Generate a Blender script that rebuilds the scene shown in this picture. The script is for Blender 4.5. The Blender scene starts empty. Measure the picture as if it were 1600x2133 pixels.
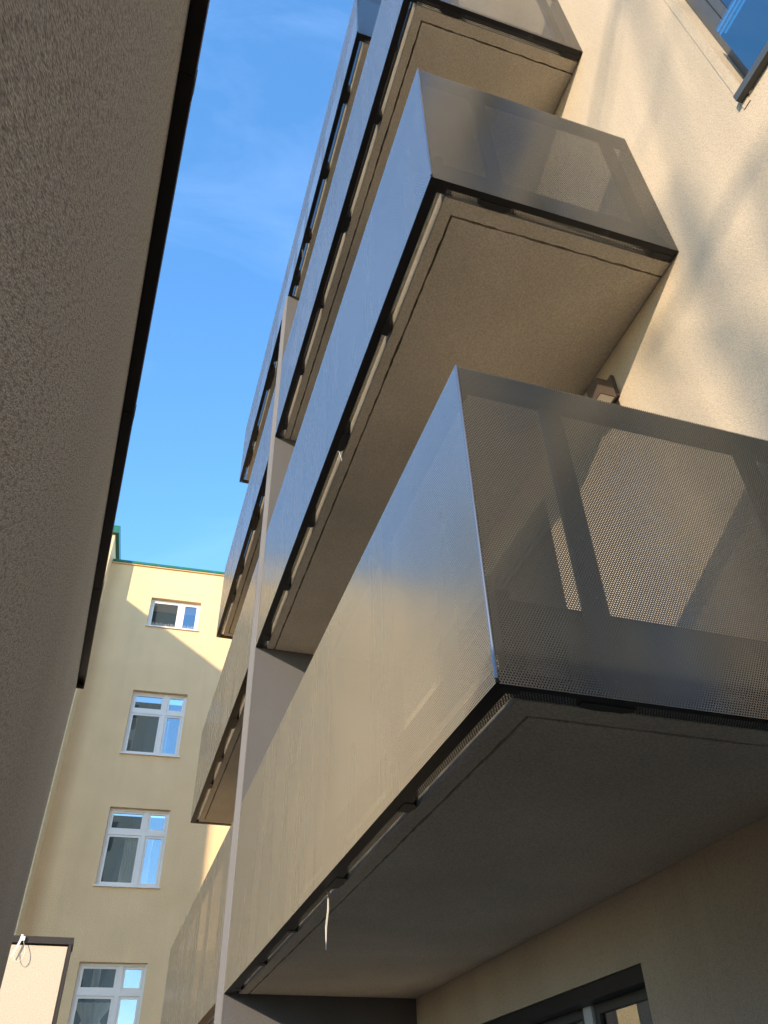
import bpy, bmesh, math, random
from mathutils import Vector, Matrix
random.seed(7)
R = math.radians
scene = bpy.context.scene
COL = scene.collection

# ------------------------------------------------------------------ camera
CAM_Z = 1.6
F_PX, PX_H = 1641.96, 2133.0
cam_d = bpy.data.cameras.new("camera")
cam = bpy.data.objects.new("camera", cam_d)
COL.objects.link(cam)
cam_d.sensor_fit = 'VERTICAL'
cam_d.sensor_height = 24.0
cam_d.lens = 24.0 * F_PX / PX_H
cam_d.clip_start = 0.01
cam_d.clip_end = 2000.0
fw = Vector((0.24654615, 0.72387415, 0.64437661))
rt = Vector((0.95277321, -0.30269233, -0.02450649))
up = Vector((-0.17730824, -0.61998675, 0.76431552))
cam.matrix_world = Matrix(((rt.x, up.x, -fw.x, 0.0), (rt.y, up.y, -fw.y, 0.0),
                           (rt.z, up.z, -fw.z, CAM_Z), (0, 0, 0, 1)))
scene.camera = cam

# ------------------------------------------------------------------ sky and sun
SUN_TRAVEL = Vector((1.0, 0.92, -0.41)).normalized()
to_sun = -SUN_TRAVEL
SUN_EL = math.asin(to_sun.z)
SUN_AZ = math.atan2(to_sun.x, to_sun.y)          # from +Y towards +X
world = bpy.data.worlds.new("World")
scene.world = world
world.use_nodes = True
wn, wl = world.node_tree.nodes, world.node_tree.links
wn.clear()
sky = wn.new('ShaderNodeTexSky')
sky.sky_type = 'NISHITA'
sky.sun_disc = False
sky.sun_elevation = SUN_EL
sky.sun_rotation = SUN_AZ
sky.air_density = 1.0
sky.dust_density = 0.1
sky.ozone_density = 2.2
hsv = wn.new('ShaderNodeHueSaturation')
hsv.inputs['Saturation'].default_value = 1.20
hsv.inputs['Value'].default_value = 1.08
wl.new(sky.outputs[0], hsv.inputs['Color'])
# faint high cirrus
tc = wn.new('ShaderNodeTexCoord')
mp = wn.new('ShaderNodeMapping')
mp.inputs['Rotation'].default_value = (0.5, 0.2, 0.6)
mp.inputs['Scale'].default_value = (1.0, 2.6, 1.6)
wl.new(tc.outputs['Generated'], mp.inputs['Vector'])
nz = wn.new('ShaderNodeTexNoise')
nz.inputs['Scale'].default_value = 2.3
nz.inputs['Detail'].default_value = 7.0
nz.inputs['Roughness'].default_value = 0.58
nz.inputs['Distortion'].default_value = 0.9
wl.new(mp.outputs[0], nz.inputs['Vector'])
rmp = wn.new('ShaderNodeMapRange')
rmp.inputs['From Min'].default_value = 0.48
rmp.inputs['From Max'].default_value = 0.80
rmp.inputs['To Max'].default_value = 0.045
wl.new(nz.outputs[0], rmp.inputs['Value'])
cmix = wn.new('ShaderNodeMix')
cmix.data_type = 'RGBA'
cmix.inputs['B'].default_value = (5.2, 6.6, 9.0, 1.0)
wl.new(rmp.outputs[0], cmix.inputs['Factor'])
wl.new(hsv.outputs[0], cmix.inputs['A'])
bg = wn.new('ShaderNodeBackground')
bg.inputs['Strength'].default_value = 0.15
wl.new(cmix.outputs['Result'], bg.inputs['Color'])
wo = wn.new('ShaderNodeOutputWorld')
wl.new(bg.outputs[0], wo.inputs['Surface'])

sun_d = bpy.data.lights.new("sun", 'SUN')
sun_d.energy = 2.0
sun_d.angle = R(0.53)
sun_d.color = (1.0, 0.83, 0.60)
sun = bpy.data.objects.new("sun", sun_d)
COL.objects.link(sun)
sun.location = to_sun * 60
sun.rotation_euler = SUN_TRAVEL.to_track_quat('-Z', 'Y').to_euler()

vs = scene.view_settings
vs.view_transform = 'Standard'
vs.look = 'None'
vs.exposure = 1.85
vs.gamma = 1.0
vs.use_curve_mapping = False
scene.cycles.max_bounces = 10
scene.cycles.diffuse_bounces = 5
scene.cycles.transparent_max_bounces = 32

# ------------------------------------------------------------------ helpers
class MB:
    """collects boxes, quads and tubes in world coordinates"""
    def __init__(self):
        self.v, self.f, self.uv = [], [], []
    def quad(self, pts, uv=None):
        n = len(self.v)
        self.v += [tuple(p) for p in pts]
        self.f.append(tuple(range(n, n + len(pts))))
        self.uv += (uv if uv else [(0.0, 0.0)] * len(pts))
    def box(self, x0, x1, y0, y1, z0, z1):
        a = [(x0, y0, z0), (x1, y0, z0), (x1, y1, z0), (x0, y1, z0),
             (x0, y0, z1), (x1, y0, z1), (x1, y1, z1), (x0, y1, z1)]
        for q in ((3, 2, 1, 0), (4, 5, 6, 7), (0, 1, 5, 4), (1, 2, 6, 5), (2, 3, 7, 6), (3, 0, 4, 7)):
            self.quad([a[i] for i in q])
        return self
    def poly_prism(self, pts, z0, z1):
        n = len(pts)
        self.quad([(p[0], p[1], z0) for p in reversed(pts)])
        self.quad([(p[0], p[1], z1) for p in pts])
        for i in range(n):
            a, b = pts[i], pts[(i + 1) % n]
            self.quad([(a[0], a[1], z0), (b[0], b[1], z0), (b[0], b[1], z1), (a[0], a[1], z1)])
        return self
    def tube(self, path, r, n=8):
        path = [Vector(p) for p in path]
        rings = []
        for i, p in enumerate(path):
            d = (path[min(i + 1, len(path) - 1)] - path[max(i - 1, 0)]).normalized()
            a = d.orthogonal().normalized()
            b = d.cross(a)
            rr = r[i] if isinstance(r, (list, tuple)) else r
            rings.append([p + a * (rr * math.cos(2 * math.pi * k / n)) + b * (rr * math.sin(2 * math.pi * k / n)) for k in range(n)])
        for i in range(len(rings) - 1):
            for k in range(n):
                self.quad([rings[i][k], rings[i][(k + 1) % n], rings[i + 1][(k + 1) % n], rings[i + 1][k]])
        self.quad(list(reversed(rings[0])))
        self.quad(rings[-1])
        return self
    def strap(self, path, w, t, side):
        """flat strap of width w, thickness t along a path; side = direction of its width"""
        path = [Vector(p) for p in path]
        s = Vector(side).normalized()
        rings = []
        for i, p in enumerate(path):
            d = (path[min(i + 1, len(path) - 1)] - path[max(i - 1, 0)]).normalized()
            sd = (s - d * s.dot(d)).normalized()
            nn = d.cross(sd)
            ww = w[i] if isinstance(w, (list, tuple)) else w
            rings.append([p + sd * ww / 2 + nn * t / 2, p - sd * ww / 2 + nn * t / 2, p - sd * ww / 2 - nn * t / 2, p + sd * ww / 2 - nn * t / 2])
        for i in range(len(rings) - 1):
            for k in range(4):
                self.quad([rings[i][k], rings[i][(k + 1) % 4], rings[i + 1][(k + 1) % 4], rings[i + 1][k]])
        self.quad(list(reversed(rings[0])))
        self.quad(rings[-1])
        return self
    def build(self, name, mat, parent=None, weld=False, smooth=False, bevel=0.0):
        org = Vector(parent['_o']) if parent is not None and '_o' in parent else Vector((0, 0, 0))
        me = bpy.data.meshes.new(name)
        me.from_pydata([tuple(Vector(p) - org) for p in self.v], [], self.f)
        ul = me.uv_layers.new(name="UVMap")
        for i, c in enumerate(self.uv):
            ul.data[i].uv = c
        if weld or bevel:
            bm = bmesh.new(); bm.from_mesh(me)
            bmesh.ops.remove_doubles(bm, verts=bm.verts, dist=1e-5)
            if bevel:
                bmesh.ops.bevel(bm, geom=list(bm.edges), offset=bevel, segments=2, affect='EDGES', profile=0.5)
            bmesh.ops.recalc_face_normals(bm, faces=bm.faces)
            bm.to_mesh(me); bm.free()
        if smooth:
            for p in me.polygons:
                p.use_smooth = True
        me.materials.append(mat)
        o = bpy.data.objects.new(name, me)
        COL.objects.link(o)
        if parent is not None:
            o.parent = parent
            if '_o' in parent:
                o['_o'] = parent['_o']
        return o

def thing(name, label, cat, loc=(0, 0, 0), group=None, rotz=0.0, local=False):
    o = bpy.data.objects.new(name, None)
    o.empty_display_size = 0.2
    COL.objects.link(o)
    o.location = loc
    o.rotation_euler = (0, 0, rotz)
    o['label'] = label
    o['category'] = cat
    if group:
        o['group'] = group
    o['_o'] = (0.0, 0.0, 0.0) if local else tuple(loc)
    return o

def copy_tree(o, parent=None):
    c = o.copy()
    COL.objects.link(c)
    if parent is not None:
        c.parent = parent
    for ch in list(o.children):
        copy_tree(ch, c)
    return c

# ------------------------------------------------------------------ materials
def new_mat(name):
    m = bpy.data.materials.new(name)
    m.use_nodes = True
    n, l = m.node_tree.nodes, m.node_tree.links
    return m, n, l, n['Principled BSDF']

def stucco(name, col, col2, grain=150.0, bump=0.9, dist=0.004, stretch=(1, 1, 1), pits=0.0, blotch=0.5, rough=0.95, turn=0.0, streak=0.0, coarse=0.0):
    m, n, l, p = new_mat(name)
    tcn = n.new('ShaderNodeTexCoord')
    mpn = n.new('ShaderNodeMapping')
    mpn.inputs['Scale'].default_value = stretch
    rot = n.new('ShaderNodeMapping')
    rot.inputs['Rotation'].default_value = (turn, 0, 0)
    l.new(tcn.outputs['Object'], rot.inputs['Vector'])
    l.new(rot.outputs[0], mpn.inputs['Vector'])
    a = n.new('ShaderNodeTexNoise')
    a.inputs['Scale'].default_value = grain
    a.inputs['Detail'].default_value = 3.0
    a.inputs['Roughness'].default_value = 0.6
    l.new(mpn.outputs[0], a.inputs['Vector'])
    b = n.new('ShaderNodeTexVoronoi')
    b.inputs['Scale'].default_value = grain * 0.55
    l.new(mpn.outputs[0], b.inputs['Vector'])
    h = n.new('ShaderNodeMath'); h.operation = 'MULTIPLY_ADD'
    l.new(b.outputs['Distance'], h.inputs[0]); h.inputs[1].default_value = -0.55
    l.new(a.outputs[0], h.inputs[2])
    bp = n.new('ShaderNodeBump')
    bp.inputs['Strength'].default_value = bump
    bp.inputs['Distance'].default_value = dist
    l.new(h.outputs[0], bp.inputs['Height'])
    l.new(bp.outputs[0], p.inputs['Normal'])
    big = n.new('ShaderNodeTexNoise')
    big.inputs['Scale'].default_value = 1.3
    big.inputs['Detail'].default_value = 5.0
    l.new(tcn.outputs['Object'], big.inputs['Vector'])
    r1 = n.new('ShaderNodeMapRange')
    r1.inputs['From Min'].default_value = 0.3; r1.inputs['From Max'].default_value = 0.7
    r1.inputs['To Max'].default_value = blotch
    l.new(big.outputs[0], r1.inputs['Value'])
    mx = n.new('ShaderNodeMix'); mx.data_type = 'RGBA'
    mx.inputs['A'].default_value = (*col, 1); mx.inputs['B'].default_value = (*col2, 1)
    l.new(r1.outputs[0], mx.inputs['Factor'])
    # grain colour: the sand in the render
    r2 = n.new('ShaderNodeMapRange')
    r2.inputs['From Min'].default_value = 0.36; r2.inputs['From Max'].default_value = 0.62
    r2.inputs['To Min'].default_value = 1.0 - 0.22 - pits; r2.inputs['To Max'].default_value = 1.08 + pits * .3
    l.new(a.outputs[0], r2.inputs['Value'])
    ml = n.new('ShaderNodeMix'); ml.data_type = 'RGBA'; ml.blend_type = 'MULTIPLY'
    ml.inputs['Factor'].default_value = 1.0
    l.new(mx.outputs['Result'], ml.inputs['A'])
    l.new(r2.outputs[0], ml.inputs['B'])
    src = ml.outputs['Result']
    if coarse:
        cn = n.new('ShaderNodeTexNoise'); cn.inputs['Scale'].default_value = grain * 0.3
        cn.inputs['Detail'].default_value = 2.0
        l.new(mpn.outputs[0], cn.inputs['Vector'])
        cr = n.new('ShaderNodeMapRange')
        cr.inputs['From Min'].default_value = 0.36; cr.inputs['From Max'].default_value = 0.52
        cr.inputs['To Min'].default_value = 1 - coarse; cr.inputs['To Max'].default_value = 1.04
        l.new(cn.outputs[0], cr.inputs['Value'])
        m4 = n.new('ShaderNodeMix'); m4.data_type = 'RGBA'; m4.blend_type = 'MULTIPLY'
        m4.inputs['Factor'].default_value = 1.0
        l.new(src, m4.inputs['A']); l.new(cr.outputs[0], m4.inputs['B'])
        src = m4.outputs['Result']
    if streak:
        sm = n.new('ShaderNodeMapping'); sm.inputs['Scale'].default_value = (3.0, 3.0, 0.3)
        l.new(tcn.outputs['Object'], sm.inputs['Vector'])
        sn = n.new('ShaderNodeTexNoise'); sn.inputs['Scale'].default_value = 1.0
        sn.inputs['Detail'].default_value = 7.0; sn.inputs['Roughness'].default_value = 0.62
        l.new(sm.outputs[0], sn.inputs['Vector'])
        sr = n.new('ShaderNodeMapRange')
        sr.inputs['From Min'].default_value = 0.32; sr.inputs['From Max'].default_value = 0.55
        sr.inputs['To Min'].default_value = 1 - streak; sr.inputs['To Max'].default_value = 1.0
        l.new(sn.outputs[0], sr.inputs['Value'])
        m3 = n.new('ShaderNodeMix'); m3.data_type = 'RGBA'; m3.blend_type = 'MULTIPLY'
        m3.inputs['Factor'].default_value = 1.0
        l.new(src, m3.inputs['A']); l.new(sr.outputs[0], m3.inputs['B'])
        src = m3.outputs['Result']
    l.new(src, p.inputs['Base Color'])
    p.inputs['Roughness'].default_value = rough
    p.inputs['Specular IOR Level'].default_value = 0.15
    return m

def paint(name, col, rough=0.5, metal=0.0, spec=0.5, var=0.12, scale=6.0):
    m, n, l, p = new_mat(name)
    tcn = n.new('ShaderNodeTexCoord')
    a = n.new('ShaderNodeTexNoise')
    a.inputs['Scale'].default_value = scale
    a.inputs['Detail'].default_value = 6.0
    l.new(tcn.outputs['Object'], a.inputs['Vector'])
    r = n.new('ShaderNodeMapRange')
    r.inputs['To Min'].default_value = 1 - var; r.inputs['To Max'].default_value = 1 + var
    l.new(a.outputs[0], r.inputs['Value'])
    ml = n.new('ShaderNodeMix'); ml.data_type = 'RGBA'; ml.blend_type = 'MULTIPLY'
    ml.inputs['Factor'].default_value = 1.0
    ml.inputs['A'].default_value = (*col, 1)
    l.new(r.outputs[0], ml.inputs['B'])
    l.new(ml.outputs['Result'], p.inputs['Base Color'])
    p.inputs['Roughness'].default_value = rough
    p.inputs['Metallic'].default_value = metal
    p.inputs['Specular IOR Level'].default_value = spec
    return m

def perforated(name, col, rough, metal, pitch=0.010, rad=0.30, ior=2.5, smear=1.0):
    """sheet with staggered round holes; UVs are metres"""
    m, n, l, p = new_mat(name)
    uvn = n.new('ShaderNodeUVMap'); uvn.uv_map = "UVMap"
    sc = n.new('ShaderNodeVectorMath'); sc.operation = 'MULTIPLY'
    sc.inputs[1].default_value = (1 / pitch, 1 / (pitch * 1.7320508), 0)
    l.new(uvn.outputs[0], sc.inputs[0])
    ds = []
    for off in (0.0, 0.5):
        ad = n.new('ShaderNodeVectorMath'); ad.operation = 'ADD'
        ad.inputs[1].default_value = (off, off, 0)
        l.new(sc.outputs[0], ad.inputs[0])
        fr = n.new('ShaderNodeVectorMath'); fr.operation = 'FRACTION'
        l.new(ad.outputs[0], fr.inputs[0])
        sb = n.new('ShaderNodeVectorMath'); sb.operation = 'SUBTRACT'
        sb.inputs[1].default_value = (0.5, 0.5, 0)
        l.new(fr.outputs[0], sb.inputs[0])
        mu = n.new('ShaderNodeVectorMath'); mu.operation = 'MULTIPLY'
        mu.inputs[1].default_value = (1.0, 1.7320508, 0)
        l.new(sb.outputs[0], mu.inputs[0])
        ln = n.new('ShaderNodeVectorMath'); ln.operation = 'LENGTH'
        l.new(mu.outputs[0], ln.inputs[0])
        ds.append(ln.outputs['Value'])
    mn = n.new('ShaderNodeMath'); mn.operation = 'MINIMUM'
    l.new(ds[0], mn.inputs[0]); l.new(ds[1], mn.inputs[1])
    lt = n.new('ShaderNodeMath'); lt.operation = 'LESS_THAN'
    l.new(mn.outputs[0], lt.inputs[0]); lt.inputs[1].default_value = rad
    # weathering: slight streaks of dust and uneven sheen
    tcn = n.new('ShaderNodeTexCoord')
    mpn = n.new('ShaderNodeMapping'); mpn.inputs['Scale'].default_value = (2.2, 2.2, 0.25)
    l.new(tcn.outputs['Object'], mpn.inputs['Vector'])
    a = n.new('ShaderNodeTexNoise'); a.inputs['Scale'].default_value = 2.0; a.inputs['Detail'].default_value = 2.0
    l.new(mpn.outputs[0], a.inputs['Vector'])
    r = n.new('ShaderNodeMapRange'); r.inputs['To Min'].default_value = 0.90; r.inputs['To Max'].default_value = 1.10
    l.new(a.outputs[0], r.inputs['Value'])
    ml = n.new('ShaderNodeMix'); ml.data_type = 'RGBA'; ml.blend_type = 'MULTIPLY'
    ml.inputs['Factor'].default_value = 1.0
    ml.inputs['A'].default_value = (*col, 1)
    l.new(r.outputs[0], ml.inputs['B'])
    sm = n.new('ShaderNodeMapping'); sm.inputs['Scale'].default_value = (3.0, 3.0, 0.8)
    l.new(tcn.outputs['Object'], sm.inputs['Vector'])
    s1 = n.new('ShaderNodeTexNoise'); s1.inputs['Scale'].default_value = 1.7; s1.inputs['Detail'].default_value = 2.0
    l.new(sm.outputs[0], s1.inputs['Vector'])
    s2 = n.new('ShaderNodeTexNoise'); s2.inputs['Scale'].default_value = 45.0; s2.inputs['Detail'].default_value = 4.0
    l.new(sm.outputs[0], s2.inputs['Vector'])
    q1 = n.new('ShaderNodeMapRange'); q1.inputs['From Min'].default_value = 0.64; q1.inputs['From Max'].default_value = 0.78; q1.inputs['To Max'].default_value = smear
    l.new(s1.outputs[0], q1.inputs['Value'])
    q2 = n.new('ShaderNodeMapRange'); q2.inputs['From Min'].default_value = 0.52; q2.inputs['From Max'].default_value = 0.66
    l.new(s2.outputs[0], q2.inputs['Value'])
    qm = n.new('ShaderNodeMath'); qm.operation = 'MULTIPLY'
    l.new(q1.outputs[0], qm.inputs[0]); l.new(q2.outputs[0], qm.inputs[1])
    lm = n.new('ShaderNodeMix'); lm.data_type = 'RGBA'
    lm.inputs['B'].default_value = (0.42, 0.40, 0.36, 1)
    l.new(qm.outputs[0], lm.inputs['Factor']); l.new(ml.outputs['Result'], lm.inputs['A'])
    l.new(lm.outputs['Result'], p.inputs['Base Color'])
    r3 = n.new('ShaderNodeMapRange'); r3.inputs['To Min'].default_value = rough - 0.03; r3.inputs['To Max'].default_value = rough + 0.03
    l.new(a.outputs[0], r3.inputs['Value'])
    l.new(r3.outputs[0], p.inputs['Roughness'])
    # sheet metal is never quite flat
    wv = n.new('ShaderNodeTexNoise'); wv.inputs['Scale'].default_value = 1.6; wv.inputs['Detail'].default_value = 1.0
    l.new(tcn.outputs['Object'], wv.inputs['Vector'])
    bp = n.new('ShaderNodeBump'); bp.inputs['Strength'].default_value = 0.45; bp.inputs['Distance'].default_value = 0.012
    l.new(wv.outputs[0], bp.inputs['Height'])
    l.new(bp.outputs[0], p.inputs['Normal'])
    p.inputs['Metallic'].default_value = metal
    p.inputs['IOR'].default_value = ior
    tr = n.new('ShaderNodeBsdfTransparent')
    ms = n.new('ShaderNodeMixShader')
    l.new(lt.outputs[0], ms.inputs[0]); l.new(p.outputs[0], ms.inputs[1]); l.new(tr.outputs[0], ms.inputs[2])
    l.new(ms.outputs[0], n['Material Output'].inputs['Surface'])
    return m

def glass(name, tint, refl=0.25, dark=(0.02, 0.025, 0.03), see=0.5):
    """window glass: mirror-like coat over a clear pane"""
    m, n, l, p = new_mat(name)
    n.remove(p)
    gl = n.new('ShaderNodeBsdfGlossy'); gl.inputs['Roughness'].default_value = 0.01
    gl.inputs['Color'].default_value = (*tint, 1)
    tr = n.new('ShaderNodeBsdfTransparent'); tr.inputs['Color'].default_value = (see, see, see, 1)
    fr = n.new('ShaderNodeFresnel'); fr.inputs['IOR'].default_value = 1.5
    ad = n.new('ShaderNodeMath'); ad.operation = 'ADD'; ad.use_clamp = True
    l.new(fr.outputs[0], ad.inputs[0]); ad.inputs[1].default_value = refl
    tcn = n.new('ShaderNodeTexCoord')
    wv = n.new('ShaderNodeTexNoise'); wv.inputs['Scale'].default_value = 1.4; wv.inputs['Detail'].default_value = 0.0
    l.new(tcn.outputs['Object'], wv.inputs['Vector'])
    bp = n.new('ShaderNodeBump'); bp.inputs['Strength'].default_value = 0.25; bp.inputs['Distance'].default_value = 0.02
    l.new(wv.outputs[0], bp.inputs['Height'])
    l.new(bp.outputs[0], gl.inputs['Normal'])
    ms = n.new('ShaderNodeMixShader')
    l.new(ad.outputs[0], ms.inputs[0]); l.new(tr.outputs[0], ms.inputs[1]); l.new(gl.outputs[0], ms.inputs[2])
    l.new(ms.outputs[0], n['Material Output'].inputs['Surface'])
    return m

M = {}
M['facade'] = stucco('beige stucco', (0.485, 0.39, 0.29), (0.43, 0.35, 0.262), 175, 0.7, 0.003, blotch=0.8, streak=0.08, coarse=0.05)
M['soffit'] = stucco('soffit stucco', (0.72, 0.63, 0.49), (0.57, 0.50, 0.39), 110, 0.7, 0.004, blotch=1.0)
M['slabedge'] = stucco('pale slab edge plaster', (0.74, 0.62, 0.44), (0.66, 0.55, 0.40), 140, 0.5, 0.003)
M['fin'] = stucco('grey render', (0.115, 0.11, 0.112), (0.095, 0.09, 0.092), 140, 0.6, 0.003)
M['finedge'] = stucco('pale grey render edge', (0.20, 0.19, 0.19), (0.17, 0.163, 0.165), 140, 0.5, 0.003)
M['garden'] = stucco('coarse grey brown render', (0.53, 0.49, 0.425), (0.455, 0.42, 0.365), 880, 0.8, 0.0009, stretch=(1, 0.22, 1), pits=0.27, turn=R(-42), blotch=0.6, streak=0.05, coarse=0.30)
M['low'] = stucco('cream render', (0.60, 0.50, 0.39), (0.56, 0.47, 0.37), 190, 0.6, 0.002)
M['yellow'] = stucco('yellow painted plaster', (0.86, 0.605, 0.345), (0.78, 0.54, 0.30), 60, 0.3, 0.004, blotch=0.9, streak=0.05)
M['cream'] = stucco('cream painted plaster', (0.74, 0.57, 0.345), (0.67, 0.51, 0.30), 60, 0.3, 0.004, blotch=0.9, streak=0.08)
M['back'] = stucco('plain render', (0.42, 0.38, 0.32), (0.36, 0.33, 0.28), 30, 0.3)
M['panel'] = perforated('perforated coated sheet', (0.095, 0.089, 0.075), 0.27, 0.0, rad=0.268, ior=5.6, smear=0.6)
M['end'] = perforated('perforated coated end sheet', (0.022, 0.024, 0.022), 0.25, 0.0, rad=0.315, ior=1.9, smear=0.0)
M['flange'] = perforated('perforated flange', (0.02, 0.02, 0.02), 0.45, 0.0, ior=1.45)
M['black'] = paint('black steel', (0.015, 0.015, 0.016), 0.5, 0.0, 0.4)
M['steel'] = paint('grey steel', (0.045, 0.048, 0.054), 0.4, 0.2)
M['post'] = paint('bright corner rod', (0.20, 0.21, 0.24), 0.32, 0.9)
M['bitumen'] = paint('dark slab edge coating', (0.03, 0.031, 0.034), 0.8)
M['coping'] = paint('dark brown sheet metal', (0.030, 0.022, 0.018), 0.45, 0.0, 0.4)
M['frame'] = paint('anthracite frame', (0.05, 0.052, 0.05), 0.4)
M['white'] = paint('white window plastic', (0.80, 0.74, 0.68), 0.4, var=0.04)
M['pvcgrey'] = paint('pale grey mullion', (0.5, 0.5, 0.52), 0.5)
M['green'] = paint('green roof sheet', (0.014, 0.13, 0.082), 0.4)
M['bronze'] = paint('bronze lamp housing', (0.07, 0.05, 0.038), 0.45)
M['diffuser'] = paint('frosted lamp glass', (0.82, 0.76, 0.68), 0.6, var=0.03)
M['tie'] = paint('clear nylon', (0.85, 0.82, 0.76), 0.35, var=0.05)
M['dark'] = paint('dim room', (0.09, 0.09, 0.09), 0.9)
M['curtain'] = paint('white curtain', (0.75, 0.70, 0.60), 0.9, var=0.08)
M['glass'] = glass('window glass', (0.86, 0.92, 0.97), 0.16, see=0.85)
M['guard'] = glass('guard glass', (0.8, 0.95, 0.97), 0.22, see=0.8)
M['paving'] = stucco('grey paving', (0.105, 0.104, 0.098), (0.08, 0.08, 0.074), 25, 0.5)

# ------------------------------------------------------------------ measured layout (z relative to ground)
XF, XW = 0.961, 2.508            # balcony fronts, facade
YN, YD = 1.865, 6.95             # near ends, dividing wall
DIV_T = 0.34                     # dividing wall thickness
Z1 = 1.087 + CAM_Z               # underside of first balcony
FL = 3.0                         # storey
HP = 1.43                        # panel height
SLAB = 0.37

# ground
g = MB()
g.quad([(-400, -400, 0), (400, -400, 0), (400, 400, 0), (-400, 400, 0)])
go = g.build('ground', M['paving'])
go['kind'] = 'structure'

# ------------------------------------------------------------------ wall with openings
def wall_x(mb, x, y0, y1, z0, z1, holes, depth=0.14, thick=0.4):
    """wall facing -X at x, holes = (ya, yb, za, zb); reveals reach `depth` in"""
    ys = sorted({y0, y1, *[h[0] for h in holes], *[h[1] for h in holes]})
    zs = sorted({z0, z1, *[h[2] for h in holes], *[h[3] for h in holes]})
    for i in range(len(ys) - 1):
        for j in range(len(zs) - 1):
            cy, cz = (ys[i] + ys[i + 1]) / 2, (zs[j] + zs[j + 1]) / 2
            if any(h[0] < cy < h[1] and h[2] < cz < h[3] for h in holes):
                continue
            mb.quad([(x, ys[i], zs[j]), (x, ys[i], zs[j + 1]), (x, ys[i + 1], zs[j + 1]), (x, ys[i + 1], zs[j])])
    for (a, b, c, d) in holes:
        X = x + depth
        mb.quad([(x, a, c), (x, b, c), (X, b, c), (X, a, c)])
        mb.quad([(x, a, d), (X, a, d), (X, b, d), (x, b, d)])
        mb.quad([(x, a, c), (X, a, c), (X, a, d), (x, a, d)])
        mb.quad([(x, b, c), (x, b, d), (X, b, d), (X, b, c)])
    # ends, roof and back
    mb.quad([(x, y0, z0), (x + thick * 20, y0, z0), (x + thick * 20, y0, z1), (x, y0, z1)])
    mb.quad([(x, y1, z0), (x, y1, z1), (x + thick * 20, y1, z1), (x + thick * 20, y1, z0)])
    mb.quad([(x, y0, z1), (x + thick * 20, y0, z1), (x + thick * 20, y1, z1), (x, y1, z1)])

def window_x(parent, x, ya, yb, za, zb, splits, fw=0.07, transom=None, lab=None, name='window', light_mullion=False):
    """window in a wall facing -X: frame (part) > pane, mullion (sub-parts)"""
    f = MB()
    X0, X1 = x + 0.10, x + 0.17
    f.box(X0, X1, ya + .002, yb - .002, zb - fw, zb - .002)
    f.box(X0, X1, ya + .002, yb - .002, za + .002, za + fw)
    f.box(X0, X1, ya + .002, ya + fw, za + fw, zb - fw)
    f.box(X0, X1, yb - fw, yb - .002, za + fw, zb - fw)
    w = f.build(name, M['frame'], parent)
    if lab:
        w['label'] = lab
    edges = [ya + fw] + [ya + (yb - ya) * s for s in splits] + [yb - fw]
    for s in edges[1:-1]:
        mm = MB().box(X0 - 0.004, X1 + 0.004, s - 0.045, s + 0.045, za + fw, zb - fw)
        mm.build('mullion', M['pvcgrey'] if light_mullion else M['frame'], w)
    for i in range(len(edges) - 1):
        a = edges[i] + (0.045 if i else 0); b = edges[i + 1] - (0.045 if i < len(edges) - 2 else 0)
        # sash profile and pane
        s = MB()
        sw = 0.05
        s.box(X0 + .012, X1 - .012, a + .004, b - .004, zb - fw - sw, zb - fw - .004)
        s.box(X0 + .012, X1 - .012, a + .004, b - .004, za + fw + .004, za + fw + sw)
        s.box(X0 + .012, X1 - .012, a + .004, a + sw, za + fw + sw, zb - fw - sw)
        s.box(X0 + .012, X1 - .012, b - sw, b - .004, za + fw + sw, zb - fw - sw)
        s.build('sash', M['frame'], w)
        MB().box(X0 + .03, X0 + .036, a + sw, b - sw, za + fw + sw, zb - fw - sw).build('pane', M['glass'], w)
    MB().box(x + 0.6, x + 0.62, ya - .4, yb + .4, za - .3, zb + .3).build('room_wall', M['dark'], w)
    return w

# ------------------------------------------------------------------ apartment building
apt = thing('apartment_building', 'beige stuccoed apartment block carrying the stack of perforated metal balconies', 'apartment building', (XW, 4.0, 0))
DOOR_Y = 3.735
holes = []
FW_Y0, FW_Y1, FW_Z0, FW_Z1 = -0.35, 1.085, 4.40 + CAM_Z - 0.012, 6.75 + CAM_Z
door_specs = []
for k in range(4):
    zf = Z1 + k * FL + SLAB + 0.03
    for (a, b) in ((DOOR_Y, 6.1), (8.3, 10.6)):
        holes.append((a, b, zf, Z1 + (k + 1) * FL - 0.33))
        door_specs.append((a, b, zf, Z1 + (k + 1) * FL - 0.33, k))
gd = (DOOR_Y, 6.2, 0.05, 0.76 + CAM_Z)
holes.append(gd)
fwh = (FW_Y0, FW_Y1, FW_Z0, FW_Z1)
holes.append(fwh)
holes += [(FW_Y0, FW_Y1, FW_Z0 - FL, FW_Z1 - FL), (FW_Y0, FW_Y1, FW_Z0 + FL, FW_Z1 + FL)]
fb = MB()
wall_x(fb, XW, -7.0, 13.4, 0.0, 15.2, holes)
fb.build('facade_wall', M['facade'], apt)
for (a, b, c, d, k) in door_specs:
    window_x(apt, XW, a, b, c, d, (0.5,), name='balcony_door')
w = window_x(apt, XW, *gd, (0.3,), name='terrace_door', light_mullion=True)
w['label'] = 'dark framed ground floor terrace door under the lowest balcony'
MB().box(XW + .012, XW + .098, DOOR_Y + .006, 6.194, 0.76 + CAM_Z - .075, 0.76 + CAM_Z - .004).build('head_shade', M['black'], w)  # black bar standing in for the deep shade under the door head
MB().box(XW + .30, XW + .34, 3.86, 4.02, 0.3, 0.62 + CAM_Z).build('curtain', M['curtain'], w)
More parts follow.
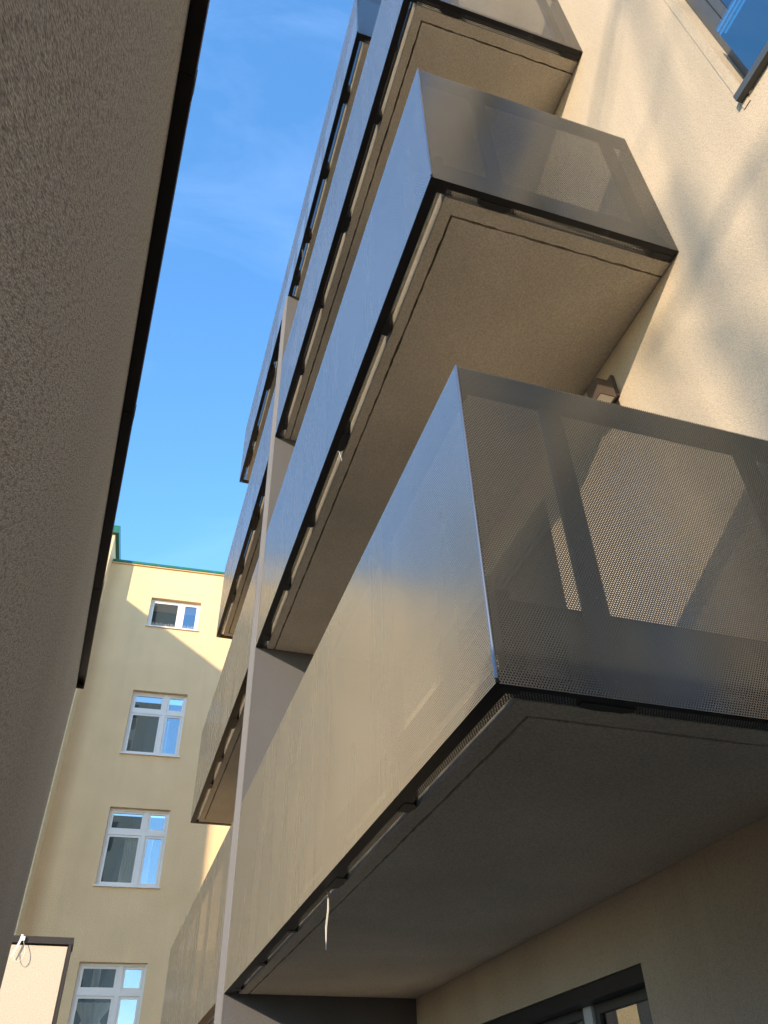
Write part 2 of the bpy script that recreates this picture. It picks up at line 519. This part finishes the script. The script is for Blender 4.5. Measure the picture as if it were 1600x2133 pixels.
for dz in (-FL, FL):
    window_x(apt, XW, FW_Y0, FW_Y1, FW_Z0 + dz, FW_Z1 + dz, (0.5,), fw=0.09, name='french_window')
window_x(apt, XW, *fwh, (0.5,), fw=0.09, name='french_window', lab='tall window with a glass guard at the upper right')
# thin raised band of render round the french window
bd = MB()
bd.box(XW - .006, XW + .05, FW_Y1 + .002, FW_Y1 + .052, FW_Z0 - .055, FW_Z1 + .05)
bd.build('window_surround', M['facade'], apt)
MB().box(XW + .02, XW + .105, FW_Y0 + .01, FW_Y1 - .01, FW_Z0 - .004, FW_Z0 + .02).build('window_sill', M['frame'], apt)

# glass guard in front of the french window
gg = thing('glass_guard', 'frameless glass guard on a dark bottom rail before the upper right window', 'glass guard', (XW, FW_Y1, FW_Z0))
MB().box(XW - .045, XW - .003, FW_Y0 - .02, FW_Y1 + .045, FW_Z0 - .005, FW_Z0 + .055).build('bottom_rail', M['frame'], gg, bevel=0.004)
MB().box(XW - .030, XW - .018, FW_Y0 - .01, 0.997, FW_Z0 + .055, 5.07 + CAM_Z).build('glass_pane', M['guard'], gg)
# dividing wall
dv = thing('dividing_wall', 'narrow grey rendered wall rising between the near and far balcony stacks', 'wall', (XF, YD, 0))
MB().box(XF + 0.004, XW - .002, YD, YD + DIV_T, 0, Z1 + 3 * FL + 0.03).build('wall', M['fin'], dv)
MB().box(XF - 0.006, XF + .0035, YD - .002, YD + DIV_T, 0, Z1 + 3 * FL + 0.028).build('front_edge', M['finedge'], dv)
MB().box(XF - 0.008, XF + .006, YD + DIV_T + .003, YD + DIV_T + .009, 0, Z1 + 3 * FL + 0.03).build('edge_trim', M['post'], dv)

# ------------------------------------------------------------------ balconies
def sheet_x(mb, x, t, y0, y1, z0, z1):
    """perforated sheet facing -X, two skins t apart; uv in metres"""
    for xx in (x, x + t):
        mb.quad([(xx, y0, z0), (xx, y0, z1), (xx, y1, z1), (xx, y1, z0)], [(y0, z0), (y0, z1), (y1, z1), (y1, z0)])
def sheet_y(mb, y, t, x0, x1, z0, z1):
    for yy in (y, y + t):
        mb.quad([(x0, yy, z0), (x1, yy, z0), (x1, yy, z1), (x0, yy, z1)], [(x0, z0), (x1, z0), (x1, z1), (x0, z1)])
def sheet_z(mb, z, t, x0, x1, y0, y1):
    for zz in (z, z + t):
        mb.quad([(x0, y0, zz), (x0, y1, zz), (x1, y1, zz), (x1, y0, zz)], [(x0, y0), (x0, y1), (x1, y1), (x1, y0)])

def ragged(p, q, n, amp, rnd):
    """points from p to q with a hand-worked wobble"""
    out = []
    d = Vector((q[0] - p[0], q[1] - p[1])); nn = Vector((-d.y, d.x)).normalized()
    for i in range(n):
        t = i / n
        o = rnd.uniform(-amp, amp) if i else 0
        out.append((p[0] + d.x * t + nn.x * o, p[1] + d.y * t + nn.y * o))
    return out

def bracket_mesh(mb, ax, a, b, u0, u1, z, rnd):
    """dark mounting plate with drips of sealant, along y (ax=1) or x (ax=0)"""
    n = 6
    pts_in = []
    for i in range(n + 1):
        t = a + (b - a) * i / n
        e = u1 + (rnd.uniform(-.012, .003) if 0 < i < n else rnd.uniform(-.03, -.012))
        pts_in.append((t, e))
    poly = [(a, u0)] + [(b, u0)] + list(reversed(pts_in))
    P = [(u, t) if ax else (t, u) for (t, u) in poly]
    if not ax:
        P = list(reversed(P))
    P = list(reversed(P)) if ax else list(reversed(P))
    mb.poly_prism(P, z - .003, z + .20)

def balcony(y0, y1, z, near, far, label, seams, brackets, group='perforated metal balconies stacked up the facade', seed=1, posts=True):
    rnd = random.Random(seed)
    b = thing('balcony', label, 'balcony', (XW, y0, z), group)
    T = 0.0008
    ys = [y0] + seams + [y1]
    for i in range(len(ys) - 1):
        s = MB(); sheet_x(s, XF, T, ys[i] + (0.002 if i else 0.001), ys[i + 1] - 0.002, z, z + HP)
        s.build('front_panel', M['panel'], b)
    # perforated flanges folded in under the panels
    fl = MB()
    sheet_z(fl, z, T, XF + .002, XF + .082, y0 + .001, y1 - .001)
    fl.build('front_flange', M['flange'], b)
    ya, yb = y0, y1
    if near:
        s = MB(); sheet_y(s, y0, .002, XF + .012, XW - .004, z, z + HP); e = s.build('end_panel', M['end'], b)
        sc = MB()
        for zz in (z + .06, z + .37, z + .62, z + .90, z + 1.15, z + 1.37):
            for xx in (XF + .05, 1.375, 2.32, XW - .05):
                c = [(xx + .0032 * math.cos(k * math.pi / 3), y0 - .0015, zz + .0032 * math.sin(k * math.pi / 3)) for k in range(6)]
                sc.quad(c)
                for k in range(6):
                    a1, a2 = c[k], c[(k + 1) % 6]
                    sc.quad([a2, a1, (a1[0], y0, a1[2]), (a2[0], y0, a2[2])])
        so = sc.build('screw_heads', M['steel'], e); so['kind'] = 'stuff'
        s = MB(); sheet_z(s, z + .0002, T, XF + .083, XW - .004, y0 + .002, y0 + .074); s.build('end_flange', M['flange'], b)
        MB().box(XF + .004, XW - .004, y0 + .004, y0 + .040, z + .006, z + .050).build('bottom_rail', M['black'], b)
        MB().box(XF + .02, XW - .004, y0 + .004, y0 + .040, z + HP - .118, z + HP - .004).build('top_rail', M['steel'], b)
        MB().tube([(XF + .004, y0 + .001, z + .015), (XF + .004, y0 + .001, z + HP)], 0.0065, 10).build('corner_post', M['post'], b, smooth=True)
        MB().box(XF + .062, XF + .113, y0 + .044, y0 + .085, z + .02, z + SLAB).build('corner_cover', M['black'], b)  # dark block added to hide the sunlit slab edge at the corner
        for xx in (1.33, 2.28):
            MB().box(xx, xx + .085, y0 + .006, y0 + .036, z + .052, z + HP - .12).build('railing_post', M['steel'], b)
        ya = y0 + .088
    else:
        ya = y0 + .003
    if far:
        s = MB(); sheet_y(s, y1 - .002, T, XF + .012, XW - .004, z, z + HP); s.build('end_panel', M['end'], b)
        s = MB(); sheet_z(s, z + .0002, T, XF + .083, XW - .004, y1 - .074, y1 - .003); s.build('end_flange', M['flange'], b)
        MB().box(XF + .052, XW - .004, y1 - .040, y1 - .006, z + .006, z + .050).build('bottom_rail', M['black'], b)
        yb = y1 - .09
    else:
        yb = y1 - .003
    y_r0 = y0 + (.042 if near else .004)
    MB().box(XF + .006, XF + .060, y_r0, y1 - (.004 if not far else .042), z + .006, z + .052).build('bottom_rail', M['black'], b)
    MB().box(XF + .006, XF + .060, y_r0, y1 - .004, z + HP - .118, z + HP - .004).build('top_rail', M['steel'], b)
    # slab with a soffit board in two pieces: the joint between them is the drip groove
    sx = XF + .116
    MB().box(sx, XW - .003, ya, yb, z + .062, z + .215).build('slab', M['slabedge'], b)
    MB().box(sx + .004, XW - .003, ya + .004, yb, z + .2155, z + SLAB).build('floor_build_up', M['bitumen'], b)
    if near:
        MB().box(sx + .002, XW - .003, ya - .004, ya - .0005, z + .10, z + SLAB).build('edge_membrane', M['bitumen'], b)
    gx0, gy0 = sx + .068, ya + (.09 if near else .0)
    gy1 = yb - (.09 if far else .0)
    GW = .013
    xe = XW - .003
    zs, zt = z + .003, z + .060
    def edge(pts, name, zz0=zs):
        mb = MB(); mb.poly_prism(pts, zz0, zt); return mb.build(name, M['soffit'], b)
    n = max(8, int((yb - ya) / 0.05))
    # front strip
    p = [(sx, ya), (gx0, ya)] if not near else [(sx, ya), (gx0, gy0)]
    outer = ragged((sx, yb), (sx, ya), n, .0016, rnd)
    inner = ragged((gx0, gy0), (gx0, gy1), n, .0035, rnd)
    edge(inner + [(gx0, gy1)] + outer + [(sx, ya)], 'soffit_border')
    if near:
        m2 = max(6, int((xe - gx0) / 0.04))
        inn = ragged((xe, gy0), (gx0, gy0), m2, .0035, rnd)
        edge([(sx + .0005, ya), (xe, ya)] + inn + [(gx0, gy0 - .0005)], 'soffit_border')
    if far:
        edge([(gx0, gy1 + .0005), (xe, gy1), (xe, yb), (sx + .0005, yb)], 'soffit_border')
    m2 = max(6, int((xe - gx0) / 0.04))
    A = (gx0 + GW, gy0 + (GW if near else 0)); B = (xe, A[1]); Cc = (xe, gy1 - (GW if far else 0)); D = (A[0], Cc[1])
    poly = (ragged(A, B, m2, .003 if near else 0, rnd) + [B] + [Cc] + ragged(D, A, n, .003, rnd))
    edge(poly, 'soffit')
    # joint bottom
    MB().box(sx + .01, xe, ya + .01, yb - .01, zt + .0005, zt + .0015).build('joint_backing', M['bitumen'], b)
    for (a, c) in brackets:
        m = MB(); bracket_mesh(m, 1, a, c, XF + .050, sx - .004, z, rnd); m.build('bracket', M['black'], b)
    if near:
        for (a, c) in ((1.264, 1.452), (2.366, 2.483)):
            m = MB(); bracket_mesh(m, 0, a, c, y0 + .042, ya - .002, z, rnd); m.build('bracket', M['black'], b)
    if posts:
        for (a, c) in brackets:
            mid = (a + c) / 2
            MB().box(XF + .010, XF + .040, mid - .03, mid + .03, z + .056, z + HP - .12).build('railing_post', M['steel'], b)
    return b

BR = [(2.84, 2.93), (3.84, 4.02), (4.89, 4.94), (5.80, 5.89), (6.70, 6.80)]
G1 = 'perforated metal balconies stacked up the facade'
b1 = balcony(YN, YD, Z1, True, False, 'lowest near perforated metal balcony, its end panel showing sunlit wall through the holes', [4.09], BR, G1, 1)
labs = ['near perforated metal balcony second from the bottom, a blue sheen on its long front',
        'near perforated metal balcony third from the bottom, end panel cut by top edge of photo']
for i, lab in enumerate(labs):
    c = copy_tree(b1)
    c.location.z = Z1 + (i + 1) * FL
    c['label'] = lab
balcony(3.24, YD + DIV_T, Z1 + 3 * FL, True, False, 'topmost near perforated metal balcony, set back behind the one below, against the sky',
        [5.1], [(3.9, 4.05), (4.9, 5.05), (5.9, 6.02), (6.6, 6.75)], G1, 2)
FAR = [(12.75, [10.93], 'lowest far perforated metal balcony, beyond the dividing wall at the bottom of the photo'),
       (12.22, [10.9], 'far perforated metal balcony second from the bottom, its brown soffit corner over the yellow house'),
       (11.9, [10.6], 'far perforated metal balcony third from the bottom beside small top window of yellow house'),
       (11.25, [10.0], 'topmost far perforated metal balcony, its free corner against the blue sky')]
Y0F = YD + DIV_T + .012
for k, (ye, seams, lab) in enumerate(FAR):
    balcony(Y0F, ye, Z1 + k * FL, False, True, lab, seams, [(7.72 + .11 * k, 7.84 + .13 * k), (8.66 - .07 * k, 8.86), (9.63 + .09 * k, 9.75 + .12 * k), (10.72 - .1 * k, 10.80)], G1, 10 + k)

# ------------------------------------------------------------------ wall lamp
lp = thing('wall_lamp', 'small square bronze wall lamp with white underside by the lowest balcony', 'wall lamp', (XW, 2.7, 3.75 + CAM_Z))
lz = CAM_Z
MB().box(2.478, XW - .003, 2.680, 2.815, 3.715 + lz, 3.905 + lz).build('mounting_plate', M['bronze'], lp, bevel=.004)
hb = MB()
X0, X1, Ya, Yb, Za, Zb = 2.335, 2.450, 2.655, 2.775, 3.655 + lz, 3.80 + lz
hb.box(X0, X1, Ya, Yb, Zb - .006, Zb); hb.box(X0, X0 + .006, Ya, Yb, Za, Zb - .006); hb.box(X1 - .006, X1, Ya, Yb, Za, Zb - .006)
hb.box(X0 + .006, X1 - .006, Ya, Ya + .006, Za, Zb - .006); hb.box(X0 + .006, X1 - .006, Yb - .006, Yb, Za, Zb - .006)
hb.build('housing', M['bronze'], lp)
MB().box(X0 + .007, X1 - .007, Ya + .007, Yb - .007, Za + .004, Za + .012).build('diffuser', M['diffuser'], lp)
MB().box(X1, 2.478, 2.70, 2.74, 3.72 + lz, 3.77 + lz).build('arm', M['bronze'], lp)

# ------------------------------------------------------------------ zip ties
ties = 'cable ties left on the balconies'
def zip_tie(pts, w, side, label, loop=None):
    t = thing('cable_tie', label, 'cable tie', pts[0], ties)
    MB().strap(pts, w, .0016, side).build('strap', M['tie'], t)
    p = Vector(pts[0])
    MB().box(p.x - .006, p.x + .006, p.y - .005, p.y + .005, p.z - .004, p.z + .010).build('head', M['tie'], t)
    return t
z = Z1
zip_tie([(1.035, 4.085, z - .002), (1.037, 4.088, z - .08), (1.030, 4.094, z - .16), (1.032, 4.092, z - .255)], [.005, .009, .009, .003], (1, .3, 0),
        'long white cable tie hanging straight down under the lowest near balcony')
zip_tie([(1.032, 4.02, z + FL - .002), (1.036, 4.01, z + FL - .03), (1.03, 3.98, z + FL - .06), (1.05, 3.985, z + FL - .13)], [.02, .022, .012, .008], (.6, .6, .1),
        'short crumpled white cable tie under the second near balcony')
zip_tie([(1.02, 6.25, z + 3 * FL - .002), (1.01, 6.18, z + 3 * FL - .03), (.99, 6.10, z + 3 * FL - .09), (.97, 6.04, z + 3 * FL - .19)], [.014, .02, .018, .006], (0, 1, .3),
        'bent white cable tie sticking out under the topmost near balcony')

# ------------------------------------------------------------------ boundary wall close on the left (its own slightly turned frame)
A3 = R(3.0)
nrm = Vector((math.cos(A3), math.sin(A3), 0))
gw = thing('boundary_wall', 'tall coarse brown rendered wall close on the left with a dark metal coping', 'wall', nrm * -0.10, rotz=A3, local=True)
# local: x = out of the wall (+ towards the passage), y = along it, z = up
YE = 4.225 * 2 / 3
ZT = 2.105 * 2 / 3 + CAM_Z
MB().box(-0.26, 0.0, -0.15, YE, 0, ZT).build('wall', M['garden'], gw)
ycs = [-0.20, 0.62, 1.42, 2.20, YE - .005]
for i in range(4):
    MB().box(-0.30, 0.027, ycs[i], ycs[i + 1] - .003, ZT + .001, ZT + .03).build('coping', M['coping'], gw)
    if i:
        MB().box(-0.302, 0.028, ycs[i] - .02, ycs[i] + .02, ZT - .0005, ZT + .032).build('joint_strip', M['coping'], gw)
MB().box(0.0225, 0.027, -0.20, YE - .005, ZT - .007, ZT + .0005).build('drip_edge', M['coping'], gw)
MB().box(-0.30, 0.027, YE - .0045, YE - .0005, ZT - .02, ZT + .036).build('end_cap', M['black'], gw)

# low wall behind it
lw = thing('low_wall', 'low sunlit cream wall with dark metal coping at the lower left', 'wall', (-0.5, 5.5, 0))
zc = 1.078 + CAM_Z
MB().box(-0.95, -0.176, 5.5, 5.68, 0, zc).build('wall', M['low'], lw)
MB().box(-0.97, -0.150, 5.488, 5.70, zc + .010, zc + .046).build('coping', M['coping'], lw)
MB().box(-0.172, -0.156, 5.484, 5.70, 0.0, zc + .008).build('edge_trim', M['coping'], lw)
ct = thing('cable_tie', 'white cable tie looped over the coping of the low cream wall', 'cable tie', (-0.46, 5.47, zc), ties)
cz = zc + .03
MB().strap([(-.435, 5.52, cz + .022), (-.437, 5.483, cz + .020), (-.440, 5.478, cz - .01), (-.452, 5.476, cz - .05), (-.470, 5.474, cz - .10)], [.012, .012, .012, .011, .004], .002, (1, 0, 0)).build('strap', M['tie'], ct)
MB().box(-.438, -.418, 5.472, 5.484, cz - .012, cz + .010).build('head', M['tie'], ct)
lp_pts = []
for i in range(13):
    a = math.pi * (0.95 + 1.15 * i / 12)
    lp_pts.append((-.430 + .028 * math.cos(a), 5.470 - .012 * math.sin(math.pi * i / 12), cz - .075 + .048 * math.sin(a)))
lp_pts.append((-.424, 5.476, cz - .012))
MB().strap(lp_pts, .004, .0015, (0, 1, 0)).build('loop', M['tie'], ct)

# ------------------------------------------------------------------ yellow house at the end (own frame: x right, y into the house)
AY = R(-3.5)
OY = Vector((20 * math.sin(R(3.5)), 20 * math.cos(R(3.5)), 0))
yh = thing('yellow_house', 'yellow plastered old house closing the courtyard, green metal roof edge and white windows', 'house', OY, rotz=AY, local=True)
SI = -2.87                       # inner corner with the wing
ZR = 14.0 + CAM_Z
WS0, WS1 = -1.565, -0.155
wins = [(12.02, 12.97, False), (8.30, 10.03, True), (5.19, 6.95, True), (1.90, 3.66, True)]
mb = MB()
def wall_y(mb, y, s0, s1, z0, z1, holes, depth=0.16):
    ss = sorted({s0, s1, *[h[0] for h in holes], *[h[1] for h in holes]})
    zs = sorted({z0, z1, *[h[2] for h in holes], *[h[3] for h in holes]})
    for i in range(len(ss) - 1):
        for j in range(len(zs) - 1):
            cs, cz_ = (ss[i] + ss[i + 1]) / 2, (zs[j] + zs[j + 1]) / 2
            if any(h[0] < cs < h[1] and h[2] < cz_ < h[3] for h in holes):
                continue
            mb.quad([(ss[i], y, zs[j]), (ss[i + 1], y, zs[j]), (ss[i + 1], y, zs[j + 1]), (ss[i], y, zs[j + 1])])
    for (a, b, c, d) in holes:
        Y = y + depth
        mb.quad([(a, y, c), (a, Y, c), (b, Y, c), (b, y, c)])
        mb.quad([(a, y, d), (b, y, d), (b, Y, d), (a, Y, d)])
        mb.quad([(a, y, c), (a, y, d), (a, Y, d), (a, Y, c)])
        mb.quad([(b, y, c), (b, Y, c), (b, Y, d), (b, y, d)])
hs = [(WS0, WS1, c + CAM_Z, d + CAM_Z) for (c, d, t) in wins]
wall_y(mb, 0.0, SI, 9.0, 0, ZR, hs)
mb.quad([(SI, 0, ZR), (9, 0, ZR), (9, 8, ZR), (SI, 8, ZR)])
mb.build('wall', M['yellow'], yh)
ZW = 14.55 + CAM_Z
wg = MB()
wg.box(-13.0, SI, -0.66, 8.0, 0, ZW)
wg.build('side_wing', M['cream'], yh)
# roof edges: upstand sheet in lengths, with a cornice cove below
x = SI + .02
while x < 8.8:
    x2 = min(x + 0.98, 8.9)
    MB().box(x, x2 - .008, -.075, .25, ZR + .03, ZR + .105).build('roof_flashing', M['green'], yh)
    x = x2
MB().box(SI + .01, 8.9, -.05, .25, ZR + .001, ZR + .029).build('cornice', M['yellow'], yh)
wf = MB().box(-13.0, SI + .10, -.76, 7.9, ZW + .002, ZW + .26)
wf.build('wing_flashing', M['green'], yh)

def house_window(a, b, c, d, transom, curtains):
    Y0, Y1 = .11, .17
    f = MB(); w_ = b - a; h_ = d - c; fo = .055
    xm0, xm1 = a + w_ * .57, a + w_ * .67
    f.box(a + .002, b - .002, Y0, Y1, d - fo, d - .002); f.box(a + .002, b - .002, Y0, Y1, c + .002, c + fo)
    f.box(a + .002, a + fo, Y0, Y1, c + fo, d - fo); f.box(b - fo, b - .002, Y0, Y1, c + fo, d - fo)
    wd = f.build('window', M['white'], yh)
    MB().box(xm0 + .02, xm1 - .02, Y0 - .006, Y1, c + fo, d - fo).build('mullion', M['white'], wd)
    rows = [(c + fo, d - fo)]
    if transom:
        zt0, zt1 = d - h_ * .345, d - h_ * .285
        for (p0, p1) in ((a + fo, xm0 + .02), (xm1 - .02, b - fo)):
            MB().box(p0, p1, Y0 - .004, Y1, zt0, zt1).build('transom', M['white'], wd)
        rows = [(zt1, d - fo), (c + fo, zt0)]
    for (za, zb) in rows:
        for (p0, p1) in ((a + fo, xm0 + .02), (xm1 - .02, b - fo)):
            sw = .05
            s = MB()
            s.box(p0 + .003, p1 - .003, Y0 + .012, Y1 - .005, zb - sw, zb - .003); s.box(p0 + .003, p1 - .003, Y0 + .012, Y1 - .005, za + .003, za + sw)
            s.box(p0 + .003, p0 + sw, Y0 + .012, Y1 - .005, za + sw, zb - sw); s.box(p1 - sw, p1 - .003, Y0 + .012, Y1 - .005, za + sw, zb - sw)
            s.build('sash', M['white'], wd)
            MB().box(p0 + sw, p1 - sw, Y0 + .03, Y0 + .036, za + sw, zb - sw).build('pane', M['glass'], wd)
    MB().box(a - .03, b + .03, -.045, .105, c - .032, c - .002).build('sill', M['white'], wd)
    MB().box(a - .1, b + .1, .9, .92, c - .1, d + .1).build('room_wall', M['dark'], wd)
    for (c0, c1, top, bot, waist) in curtains:
        cm = MB(); n = 28; rows_ = 9
        def P(i, j):
            t = i / n; v = j / rows_
            pinch = 1 - waist * math.exp(-((v - .35) / .18) ** 2)
            s_ = c0 + (c1 - c0) * (.5 + (t - .5) * pinch)
            return (s_, .30 + .03 * math.sin(t * 34) + .012 * math.sin(t * 71 + v * 3), top + (bot - top) * v)
        for i in range(n):
            for j in range(rows_):
                cm.quad([P(i, j + 1), P(i + 1, j + 1), P(i + 1, j), P(i, j)])
        cm.build('curtain', M['curtain'], wd, weld=True, smooth=True)
    return wd
for i, (c, d, t) in enumerate(wins):
    c += CAM_Z; d += CAM_Z
    cur = []
    if i == 1:
        cur = [(WS0 + .06, WS0 + .22, d - .65, c + .06, .0), (WS0 + .95, WS0 + 1.05, d - .65, c + .06, .0)]
    if i == 2:
        cur = [(WS0 + .46, WS0 + .80, d - .6, c + .06, .1), (WS0 + .98, WS0 + 1.12, d - .6, c + .06, .2)]
    if i == 3:
        cur = [(WS0 + .30, WS0 + .46, d - .05, d - .62, .0), (WS0 + .05, WS0 + .80, d - .7, c + .1, .5)]
    wd = house_window(WS0, WS1, c, d, t, cur)
    if i == 0:
        wd['label'] = 'small two pane top window with bird spikes on its sill'
        sp = MB(); rr = random.Random(3)
        for k in range(46):
            s_ = WS0 + .08 + (WS1 - WS0 - .16) * k / 45
            sp.tube([(s_, .0, c), (s_ + rr.uniform(-.03, .03), -.03 + rr.uniform(-.03, .03), c + .10)], .0022, 3)
        so = sp.build('bird_spikes', M['tie'], wd); so['kind'] = 'stuff'

# ------------------------------------------------------------------ unseen shapes added outside the frame for their shadows and reflections
nb = thing('shadow_slab', 'plain rendered block added on the left beyond the frame to shade the yellow house', 'house', (-9, 12, 0))  # added slab, shaped for the diagonal shadow on the yellow house
pA = Vector((-5.9, 17.1)); pB = Vector((-8.87, 9.86))
back = Vector((-1.0, -0.92)) * 5.0
m = MB()
m.poly_prism([tuple(pB), tuple(pA), tuple(pA + back), tuple(pB + back)], 0, 15.16 + CAM_Z)
m.build('wall', M['back'], nb)
m = MB()
m.poly_prism([tuple(pB), tuple(pA), tuple(pA + back), tuple(pB + back)], 15.162 + CAM_Z, 15.2 + CAM_Z)
m.build('roof', M['green'], nb)
rh = thing('reflection_block', 'tall grey block added far behind the viewer for window reflections, outside the frame', 'tower block', (-8, -25, 0))  # added so the house panes reflect part grey, part sky
tb = MB()
wt = []
for fl_ in range(15):
    for k in range(3):
        wt.append((-11.2 + k * 2.3, -9.9 + k * 2.3, 1.2 + fl_ * 3.1, 2.7 + fl_ * 3.1))
TX0, TX1 = -12.0, -4.45
tb.box(TX0, TX1, -32.0, -20.02, 0, 50.0)
tb.build('wall', M['back'], rh)
pm = MB()
for (p0, p1, q0, q1) in wt:
    pm.box(p0, p1, -20.019, -19.99, q0, q1)
po = pm.build('windows', M['frame'], rh); po['kind'] = 'stuff'
sh = thing('shade_block', 'low flat roofed block added behind the viewer for shade, outside the frame', 'shade_block', (-3, -3, 0))  # added to keep the sun off the lower facade
MB().box(-8.0, -0.40, -6.0, -0.55, 0, 2.20 + CAM_Z).build('wall', M['back'], sh)
MB().box(-8.05, -0.36, -6.05, -0.50, 2.202 + CAM_Z, 2.25 + CAM_Z).build('roof', M['coping'], sh)
tr_ = thing('shadow_tree', 'tall leafless branches added far behind the viewer for their shadows, outside the frame', 'shadow_caster', (-19.0, -17.8, 0))  # made-up limbs, set along the sun rays to cast soft facade shadows
def back_to(y_f, z_f, d):
    p = Vector((XW, y_f, z_f + CAM_Z)) - SUN_TRAVEL * d
    return p
trunk = MB().tube([(-19.0, -17.8, 0), (-18.9, -17.7, 5), (-18.8, -17.8, 9), (-18.9, -17.9, 15)], [.26, .20, .16, .05], 10)
trunk.build('trunk', M['coping'], tr_, smooth=True)
LIMBS = [([(1.15, 7.2), (1.56, 6.75), (2.10, 6.15), (2.45, 5.7)], .042), ([(1.30, 6.9), (1.75, 6.25), (2.2, 5.75)], .022),
         ([(1.2, 4.0), (1.75, 3.85), (2.1, 3.75), (2.4, 3.85)], .05), ([(2.4, 3.95), (2.2, 3.55), (1.9, 3.15), (1.5, 2.9)], .03),
         ([(.2, 3.0), (1.2, 3.2), (1.6, 3.6)], .025), ([(1.0, 5.9), (1.5, 5.35), (1.9, 5.2)], .02)]
for pts, r_ in LIMBS:
    L3 = [back_to(a_, b_, 26.0 + .7 * i_) for i_, (a_, b_) in enumerate(pts)]
    MB().tube([(-18.85, -17.8, L3[0].z - 3)] + L3, [r_ * 1.4] + [r_ * (1 - .15 * i_) for i_ in range(len(L3))], 8).build('limb', M['coping'], tr_, smooth=True)

# strip the helper property
for o in bpy.data.objects:
    if '_o' in o:
        del o['_o']
